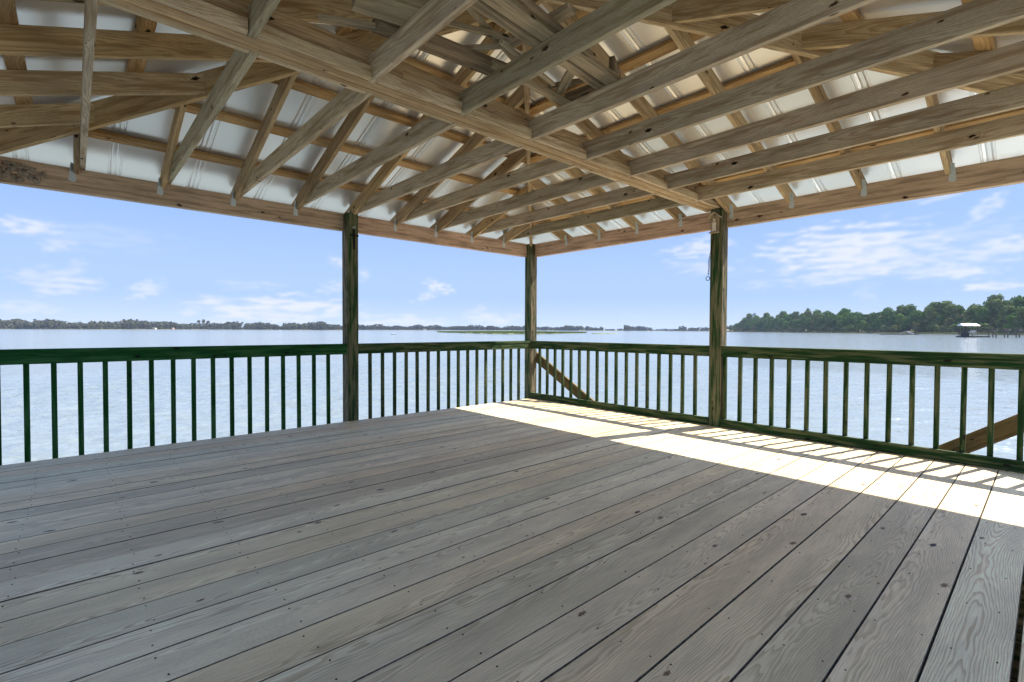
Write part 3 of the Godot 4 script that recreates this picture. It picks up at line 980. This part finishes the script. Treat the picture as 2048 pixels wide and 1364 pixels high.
func shore_at(deg: float) -> float:
	for i in SHORE.size() - 1:
		if deg <= SHORE[i + 1][0]:
			return lerpf(SHORE[i][1], SHORE[i + 1][1], clampf((deg - SHORE[i][0]) / (SHORE[i + 1][0] - SHORE[i][0]), 0, 1))
	return SHORE[-1][1]

func land(called: String, mat: Material, degs: Array, dist: Callable, depth: float, h: float) -> void:
	var g := Geo.new()
	for i in degs.size() - 1:
		var rows := []
		for d in [degs[i], degs[i + 1]]:
			var s: float = dist.call(d)
			rows.append([bearing(d, s, WATER - 0.5), bearing(d, s + 0.6, WATER + 0.35 + 0.12 * sin(d * 7.0)), bearing(d, s + depth * 0.15, WATER + 0.9), bearing(d, s + depth * 0.5, WATER + h * 0.7), bearing(d, s + depth, WATER + h)])
		for k in 4:
			g.auto([rows[0][k], rows[1][k], rows[1][k + 1], rows[0][k + 1]], Vector3.UP)
	var o := inst(self, called, g.done(), mat)
	o.set_meta("kind", "structure")

func make_shores() -> void:
	var soil := mottled(5, base(0.13, 0.14, 0.06), base(0.24, 0.21, 0.11), 0.02, 60.0, 0.95)
	var mud := mottled(6, base(0.15, 0.20, 0.065), base(0.27, 0.25, 0.12), 0.02, 40.0, 0.95)
	var degs := []
	for i in 61: degs.append(22.0 + i * 0.66)
	land("right_shore", soil, degs, func(d: float) -> float: return shore_at(d), 160.0, 5.0)
	var ld := []
	for i in 60: ld.append(-62.0 + i * 0.75)
	var lfar := func(d: float) -> float: return 1320.0 + 60.0 * sin(d * 0.35) + 12.0 * sin(d * 1.9)
	land("left_shore", soil, ld, lfar, 260.0, 4.0)
	var md := []
	for i in 70: md.append(-20.0 + i * 0.68)
	var mfar := func(d: float) -> float: return 1620.0 + 14.0 * maxf(d, 0.0) + 40.0 * sin(d * 0.5)
	land("far_shore", soil, md, mfar, 300.0, 4.0)

	# right shore: individual trees
	var kinds := []
	var cols := [[0.055, 0.085, 0.032], [0.075, 0.105, 0.042], [0.095, 0.105, 0.055], [0.045, 0.075, 0.035], [0.085, 0.12, 0.04], [0.11, 0.10, 0.06]]
	var lm := []
	for c in cols: lm.append(leaf_mat(c[0] * 1.75, c[1] * 2.0, c[2] * 1.35))
	var bark := plain(base(0.12, 0.10, 0.08), 0.9)
	for k in 6:
		var hgt: float = [19.0, 22.0, 24.0, 17.0, 21.0, 15.0][k]
		var t := Node3D.new()
		t.name = "shore_tree"
		inst(t, "trunk", trunk_mesh(900 + k, hgt, 0.45, 5), bark)
		inst(t, "crown", crown_mesh(910 + k, hgt, [7.5, 8.2, 7.6, 7.0, 8.6, 6.6][k], 2.0, 1500, 0.95, 10), lm[k])
		kinds.append(t)
	for k in 2:
		var t := Node3D.new()
		t.name = "shore_bush"
		inst(t, "trunk", trunk_mesh(930 + k, 5.0, 0.18, 4), bark)
		inst(t, "crown", crown_mesh(940 + k, 6.5 - k, 4.5, 0.0, 520, 0.75, 6), lm[2 if k == 0 else 5])
		kinds.append(t)
	var pn := Node3D.new()
	pn.name = "shore_pine"
	inst(pn, "trunk", trunk_mesh(950, 26.0, 0.35, 6), bark)
	inst(pn, "crown", crown_mesh(951, 27.0, 4.6, 14.0, 380, 0.7, 7), lm[3])
	kinds.append(pn)
	var r := RandomNumberGenerator.new()
	r.seed = 4242
	var words := ["front row", "second row", "third row", "back row"]
	for row in 4:
		var d := 24.2
		while d < 50.0:
			var s: float = shore_at(d) + [22.0, 38.0, 58.0, 85.0][row] + r.randf_range(-6, 6)
			var kd := r.randi() % 6
			if row == 0 and r.randf() < 0.72: kd = 6 + r.randi() % 2
			if row == 3 and r.randf() < 0.035: kd = 8
			var taper := clampf((d - 23.6) / 2.0, 0.45, 1.0)
			var sc: float = [0.72, 0.9, 1.08, 1.2][row] * r.randf_range(0.85, 1.12) * taper
			if kd >= 6 and kd < 8: sc = r.randf_range(0.8, 1.5)
			var o: Node3D = kinds[kd].duplicate()
			o.name = numbered(kinds[kd].name)
			add_child(o)
			o.position = bearing(d, s, WATER + 0.9 + [0.2, 1.0, 1.6, 2.4][row])
			o.rotation.y = r.randf() * TAU
			o.scale = Vector3.ONE * sc
			var where := "at the tapering left tip of the wooded shore"
			if d > 45.0: where = "at the right edge of the wooded shore"
			elif d > 41.3: where = "behind the roofed boat dock"
			elif d > 37.3: where = "behind the low floating dock"
			elif d > 33.0: where = "midway along the wooded right shore"
			elif d > 28.0: where = "just right of the wooded left tip"
			if kd < 6: tag(o, "%s broad tree, %s, %s" % [["dark green", "mid green", "olive green", "deep green", "fresh green", "brownish"][kd], words[row], where], "tree", "broad trees on the right shore")
			elif kd < 8: tag(o, "low %s waterside bush %s" % [["grey green", "brownish"][kd - 6], where], "bush", "bushes on the right shore")
			else: tag(o, "slim pine topping the trees %s" % where, "tree", "pines on the right shore")
			d += rad_to_deg(([6.0, 6.2, 6.6, 7.2][row] * (1.0 if kd < 6 else 0.8)) / s) * r.randf_range(0.7, 1.2)
	for kk in kinds: kk.free()

	# far woods: masses nobody could count
	var far_leaf := leaf_mat(0.088, 0.094, 0.062)
	var cm := crown_mesh(970, 15.0, 7.0, 0.0, 150, 1.6, 6)
	var xf := []
	var co := []
	for i in 900:
		var d := r.randf_range(-60, -17.6)
		var s: float = lfar.call(d) + 8.0 + pow(r.randf(), 1.5) * 120.0
		var swell := 1.0 + 0.12 * sin(d * 0.8) + 0.1 * sin(d * 2.3 + 1.0)
		if d > -21.0: swell *= 0.82
		var sc := r.randf_range(0.75, 1.12) * swell * (0.8 + 0.35 * clampf((s - lfar.call(d)) / 60.0, 0, 1))
		xf.append(Transform3D(Basis(Vector3.UP, r.randf() * TAU).scaled(Vector3(sc * 1.1, sc, sc * 1.1)), bearing(d, s, WATER + 0.6)))
		var k := r.randf_range(0.8, 1.25)
		co.append(Color(k, k * r.randf_range(0.92, 1.08), k))
	scatter("far_woods", "dark wooded far shore stretching along the left horizon", "woods", cm, far_leaf, xf, co)
	xf = []
	co = []
	for i in 900:
		var d := r.randf_range(-19.0, 26.0)
		var s: float = mfar.call(d) + 8.0 + pow(r.randf(), 1.5) * 140.0
		var swell := 1.0 + 0.15 * sin(d * 1.1) + 0.12 * sin(d * 2.9 + 2.0)
		if d > 10.5 and d < 13.0: swell *= 0.45
		if d > 16.0 and d < 19.0: swell *= 0.5
		if d > 13.0 and d < 16.0: swell *= 1.15
		var sc := r.randf_range(0.7, 1.1) * swell
		xf.append(Transform3D(Basis(Vector3.UP, r.randf() * TAU).scaled(Vector3(sc * 1.1, sc, sc * 1.1)), bearing(d, s, WATER + 0.6)))
		var k := r.randf_range(0.7, 1.15)
		co.append(Color(k, k * r.randf_range(0.92, 1.08), k))
	scatter("far_woods", "distant low wooded shore behind the corner post", "woods", cm, far_leaf, xf, co)
	# three pines standing clear of the left woods
	for p in [[-32.75, 1335.0, 1.0], [-32.35, 1340.0, 1.1], [-31.95, 1338.0, 0.95]]:
		var t := thing("umbrella_pine", "flat topped pine standing above the far left woods", "tree", bearing(p[0], p[1], WATER + 0.8), "flat topped pines of the far left woods")
		inst(t, "trunk", trunk_mesh(980, 19.0, 0.4, 4), bark)
		inst(t, "crown", crown_mesh(981, 21.5 * p[2], 5.0, 15.0, 200, 1.1, 5), far_leaf)

	# marsh island and marsh strip
	var g := Geo.new()
	var isl := []
	for i in 49:
		var d := -8.6 + i * 0.355
		var t := float(i) / 48.0
		var near := 262.0 + 130.0 * pow(absf(t - 0.52) * 2.0, 2.2) + 9.0 * sin(i * 1.3)
		isl.append([bearing(d, near, WATER - 0.3), bearing(d, near + 1.5, WATER + 0.22), bearing(d, near + 30.0, WATER + 0.55 * sin(PI * clampf(t, 0.04, 0.96)) + 0.1), bearing(d, near + 210.0 * sin(PI * clampf(t, 0.03, 0.97)) + 32.0, WATER + 0.35)])
	for i in 48:
		for k in 3: g.auto([isl[i][k], isl[i + 1][k], isl[i + 1][k + 1], isl[i][k + 1]], Vector3.UP)
	var io := inst(self, "marsh_island", g.done(), mud)
	io.set_meta("kind", "structure")
	var clump := blade_clump(31, 60, 1.6, 0.7, 0.07)
	var gm := leaf_mat(0.17, 0.215, 0.075)
	xf = []
	for i in 4200:
		var j := r.randi() % 48
		var f := r.randf()
		var u := r.randf() * r.randf()
		var p: Vector3 = isl[j][1].lerp(isl[j + 1][1], f).lerp(isl[j][3].lerp(isl[j + 1][3], f), u)
		p.y = WATER + 0.2 + 0.3 * sin(PI * clampf(j / 48.0, 0.04, 0.96))
		xf.append(Transform3D(Basis(Vector3.UP, r.randf() * TAU).scaled(Vector3.ONE * r.randf_range(0.7, 1.3)), p))
	scatter("marsh_grass", "green marsh grass covering the low island in mid river", "grass", clump, gm, xf)
	xf = []
	for i in 5200:
		var d := r.randf_range(23.0, 52.0)
		xf.append(Transform3D(Basis(Vector3.UP, r.randf() * TAU).scaled(Vector3(1.3, r.randf_range(0.9, 1.7), 1.3)), bearing(d, shore_at(d) + 0.8 + r.randf() * 20.0, WATER + 0.45)))
	scatter("marsh_grass", "tan and green marsh grass along the foot of the right shore", "grass", clump, leaf_mat(0.24, 0.235, 0.11), xf)
	for p in [[10.1, 300.0, 3.2], [11.2, 320.0, 4.5]]:
		var q := Geo.new()
		var cpt := bearing(p[0], p[1])
		var ring := []
		for k in 14: ring.append(RH * cos(TAU * k / 14) * p[2] * 1.4 * (1.0 + 0.2 * sin(k * 2.1)) + FH * sin(TAU * k / 14) * p[2])
		for k in 14:
			var k2 := (k + 1) % 14
			q.auto([ring[k] - Vector3(0, 0.3, 0), ring[k2] - Vector3(0, 0.3, 0), ring[k2] * 0.8 + Vector3(0, 0.3, 0), ring[k] * 0.8 + Vector3(0, 0.3, 0)], ring[k] + Vector3.UP)
			q.auto([ring[k] * 0.8 + Vector3(0, 0.3, 0), ring[k2] * 0.8 + Vector3(0, 0.3, 0), Vector3(0, 0.45, 0)], Vector3.UP)
		var mo := inst(self, "mud_islet", q.done(), mud)
		mo.position = cpt
		mo.set_meta("kind", "structure")

# ---------------------------------------------------------------- docks, piers, houses
func slab(parent: Node, called: String, a: Vector3, b: Vector3, mat: Material) -> MeshInstance3D:
	var g := Geo.new()
	g.box(a, b)
	return inst(parent, called, g.done(), mat)

func post_mesh(h: float, rad: float) -> CylinderMesh:
	var c := CylinderMesh.new()
	c.top_radius = rad * 0.92
	c.bottom_radius = rad
	c.height = h
	c.radial_segments = 8
	return c

func make_docks() -> void:
	var grey := plain(base(0.16, 0.14, 0.12), 0.9)
	var dark := plain(base(0.06, 0.055, 0.05), 0.9)
	var white := plain(Color(0.93, 0.93, 0.92), 0.5)
	var pale := plain(Color(0.78, 0.77, 0.74), 0.6)
	var face := atan2(-RH.z, RH.x)
	# roofed boat dock
	var d := thing("boat_dock", "roofed boat dock with a white roof on dark posts in front of the right shore", "dock", bearing(43.25, 258.0))
	d.rotation.y = face
	slab(d, "float", Vector3(-4.3, 0.05, -1.3), Vector3(6.6, 0.5, 1.3), dark)
	for x in [-3.2, 1.9]:
		for z in [-1.1, 1.1]:
			inst(d, "post", post_mesh(5.6, 0.16), dark).position = Vector3(x, 2.0, z)
	inst(d, "post", post_mesh(3.2, 0.16), dark).position = Vector3(6.4, 0.5, 0.9)
	inst(d, "post", post_mesh(5.0, 0.3), dark).position = Vector3(-1.2, 2.2, -0.9)
	var rg := Geo.new()
	var rf := [Vector3(-3.9, 4.45, 1.5), Vector3(2.6, 4.45, 1.5), Vector3(2.4, 5.3, 0), Vector3(-3.7, 5.3, 0)]
	rg.auto(rf, Vector3(0, 1, 0.3))
	rg.auto([Vector3(-3.9, 4.45, -1.5), Vector3(2.6, 4.45, -1.5), rf[2], rf[3]], Vector3(0, 1, -0.3))
	rg.auto([rf[0], rf[3], Vector3(-3.9, 4.45, -1.5)], Vector3(-1, 0.3, 0))
	rg.auto([rf[1], rf[2], Vector3(2.6, 4.45, -1.5)], Vector3(1, 0.3, 0))
	rg.auto([rf[0], rf[1], Vector3(2.6, 4.45, -1.5), Vector3(-3.9, 4.45, -1.5)], Vector3.DOWN)
	inst(d, "roof", rg.done(), white)
	slab(d, "locker", Vector3(-2.9, 0.5, -0.9), Vector3(-0.6, 2.0, 0.4), dark)
	slab(d, "bench", Vector3(0.9, 1.9, -0.9), Vector3(2.3, 2.6, 0.1), pale)
	var gw := thing("gangway", "pale sloping gangway on the roofed boat dock", "gangway", bearing(43.3, 254.8))
	gw.rotation.y = face
	var gs := stick(gw, "walkway", Vector3(-0.6, 2.1, 0), Vector3(2.7, 0.6, 0), Vector3.UP, 1.2, 0.16, pale, 0.01)
	gs.name = "walkway"
	stick(gw, "handrail", Vector3(-0.6, 3.0, 0.62), Vector3(2.7, 1.5, 0.62), Vector3.UP, 0.07, 0.07, pale, 0.01)
	# pier that leads from it to the right
	var pr := thing("pier", "grey pier on piles leading right from the roofed boat dock", "pier", bearing(44.9, 259.0))
	pr.rotation.y = face
	slab(pr, "walkway", Vector3(-5.5, 2.45, -0.8), Vector3(34.0, 2.65, 0.8), grey)
	slab(pr, "handrail", Vector3(-5.5, 3.45, 0.7), Vector3(34.0, 3.55, 0.8), grey)
	for k in 9:
		for z in [-0.6, 0.6]:
			inst(pr, "pile", post_mesh(4.6, 0.2), grey).position = Vector3(-1.0 + k * 4.4, 1.3, z)
	# low floating dock farther off
	var f := thing("floating_dock", "low dark floating dock with a white ramp far off before the right shore", "dock", bearing(38.45, 398.0))
	f.rotation.y = face
	slab(f, "float", Vector3(-11.0, -0.1, -1.5), Vector3(0.8, 0.4, 1.5), dark)
	slab(f, "float", Vector3(2.6, -0.1, -1.5), Vector3(11.6, 0.4, 1.5), dark)
	stick(f, "ramp", Vector3(0.2, 0.3, 0), Vector3(4.8, 2.3, 0), Vector3.UP, 1.2, 0.2, dark, 0.02)
	stick(f, "white_ramp", Vector3(4.6, 2.0, 1.0), Vector3(8.6, 0.7, 1.0), Vector3.UP, 1.3, 0.35, white, 0.03)
	# long far pier
	var a := bearing(17.6, 900.0)
	var b := bearing(32.6, 752.0)
	var lp := thing("pier", "very long thin pier on piles running along the foot of the wooded point", "pier", a)
	var fl := frame(Vector3.ZERO, b - a, Vector3.UP)
	lp.transform = Transform3D(fl.basis, a)
	var len := a.distance_to(b)
	slab(lp, "walkway", Vector3(0, 1.6, -1), Vector3(len, 1.85, 1), grey)
	for k in int(len / 6.5):
		inst(lp, "pile", post_mesh(3.4, 0.32), grey).position = Vector3(k * 6.5, 0.8, 0)
	slab(lp, "pier_head", Vector3(14, 1.86, -3), Vector3(24, 2.1, 3), grey)
	slab(lp, "shelter_roof", Vector3(14, 4.2, -3), Vector3(24, 4.6, 3), grey)
	for x in [14.5, 23.5]: inst(lp, "shelter_post", post_mesh(2.4, 0.2), grey).position = Vector3(x, 3.1, 0)
	# houses on the far shore
	for h in [[-36.26, 1316.0, 5.0, "small white house in the far left woods"], [-34.85, 1324.0, 3.5, "tiny pinkish house right of the white house in the far left woods"], [-15.9, 1608.0, 14.0, "long pale house low on the far shore just right of the left post"], [-10.15, 1606.0, 8.0, "small bright white boathouse at the far waterline"]]:
		var hs := thing("house", h[3], "house", bearing(h[0], h[1], WATER + 0.5), "houses on the far shore")
		hs.rotation.y = face
		var w: float = h[2] * 0.5
		slab(hs, "wall", Vector3(-w, 0, -3), Vector3(w, 3.2, 3), pale if h[0] != -34.85 else plain(Color(0.72, 0.58, 0.52), 0.8))
		var hg := Geo.new()
		var e := [Vector3(-w - 0.4, 3.2, 3.4), Vector3(w + 0.4, 3.2, 3.4), Vector3(w, 5.4, 0), Vector3(-w, 5.4, 0), Vector3(-w - 0.4, 3.2, -3.4), Vector3(w + 0.4, 3.2, -3.4)]
		hg.auto([e[0], e[1], e[2], e[3]], Vector3(0, 1, 0.5))
		hg.auto([e[4], e[5], e[2], e[3]], Vector3(0, 1, -0.5))
		hg.auto([e[0], e[3], e[4]], Vector3(-1, 0, 0))
		hg.auto([e[1], e[2], e[5]], Vector3(1, 0, 0))
		inst(hs, "roof", hg.done(), grey)
		hs.scale = Vector3(1, 0.75, 1)
	# small white motor boat
	var bt := thing("boat", "tiny white boat on the open river left of the marsh island", "boat", bearing(-13.7, 212.0))
	bt.rotation.y = face
	var hl := Geo.new()
	var sec := [[-0.9, 0.32, 0.0], [0.2, 0.36, 0.0], [0.8, 0.22, 0.06], [1.15, 0.01, 0.14]]
	for i in 3:
		var p: Array = sec[i]
		var q: Array = sec[i + 1]
		for s in [-1.0, 1.0]:
			hl.auto([Vector3(p[0], -0.1, p[1] * 0.5 * s), Vector3(q[0], -0.1 + q[2], q[1] * 0.5 * s), Vector3(q[0], 0.28 + q[2], q[1] * s), Vector3(p[0], 0.28 + p[2], p[1] * s)], Vector3(0, 0, s))
		hl.auto([Vector3(p[0], 0.2, -p[1]), Vector3(q[0], 0.2 + q[2], -q[1]), Vector3(q[0], 0.2 + q[2], q[1]), Vector3(p[0], 0.2, p[1])], Vector3.UP)
	hl.auto([Vector3(-0.9, -0.1, -0.16), Vector3(-0.9, -0.1, 0.16), Vector3(-0.9, 0.28, 0.32), Vector3(-0.9, 0.28, -0.32)], Vector3(-1, 0, 0))
	inst(bt, "hull", hl.done(), white)
	slab(bt, "console", Vector3(-0.25, 0.2, -0.15), Vector3(0.1, 0.62, 0.15), white)

func _ready() -> void:
	rng.seed = 20240611
	make_camera()
	make_sky()
	make_materials()
	make_water()
	make_shores()
	make_deck()
	make_pavilion()
	make_railings()
	make_ornaments()
	make_docks()
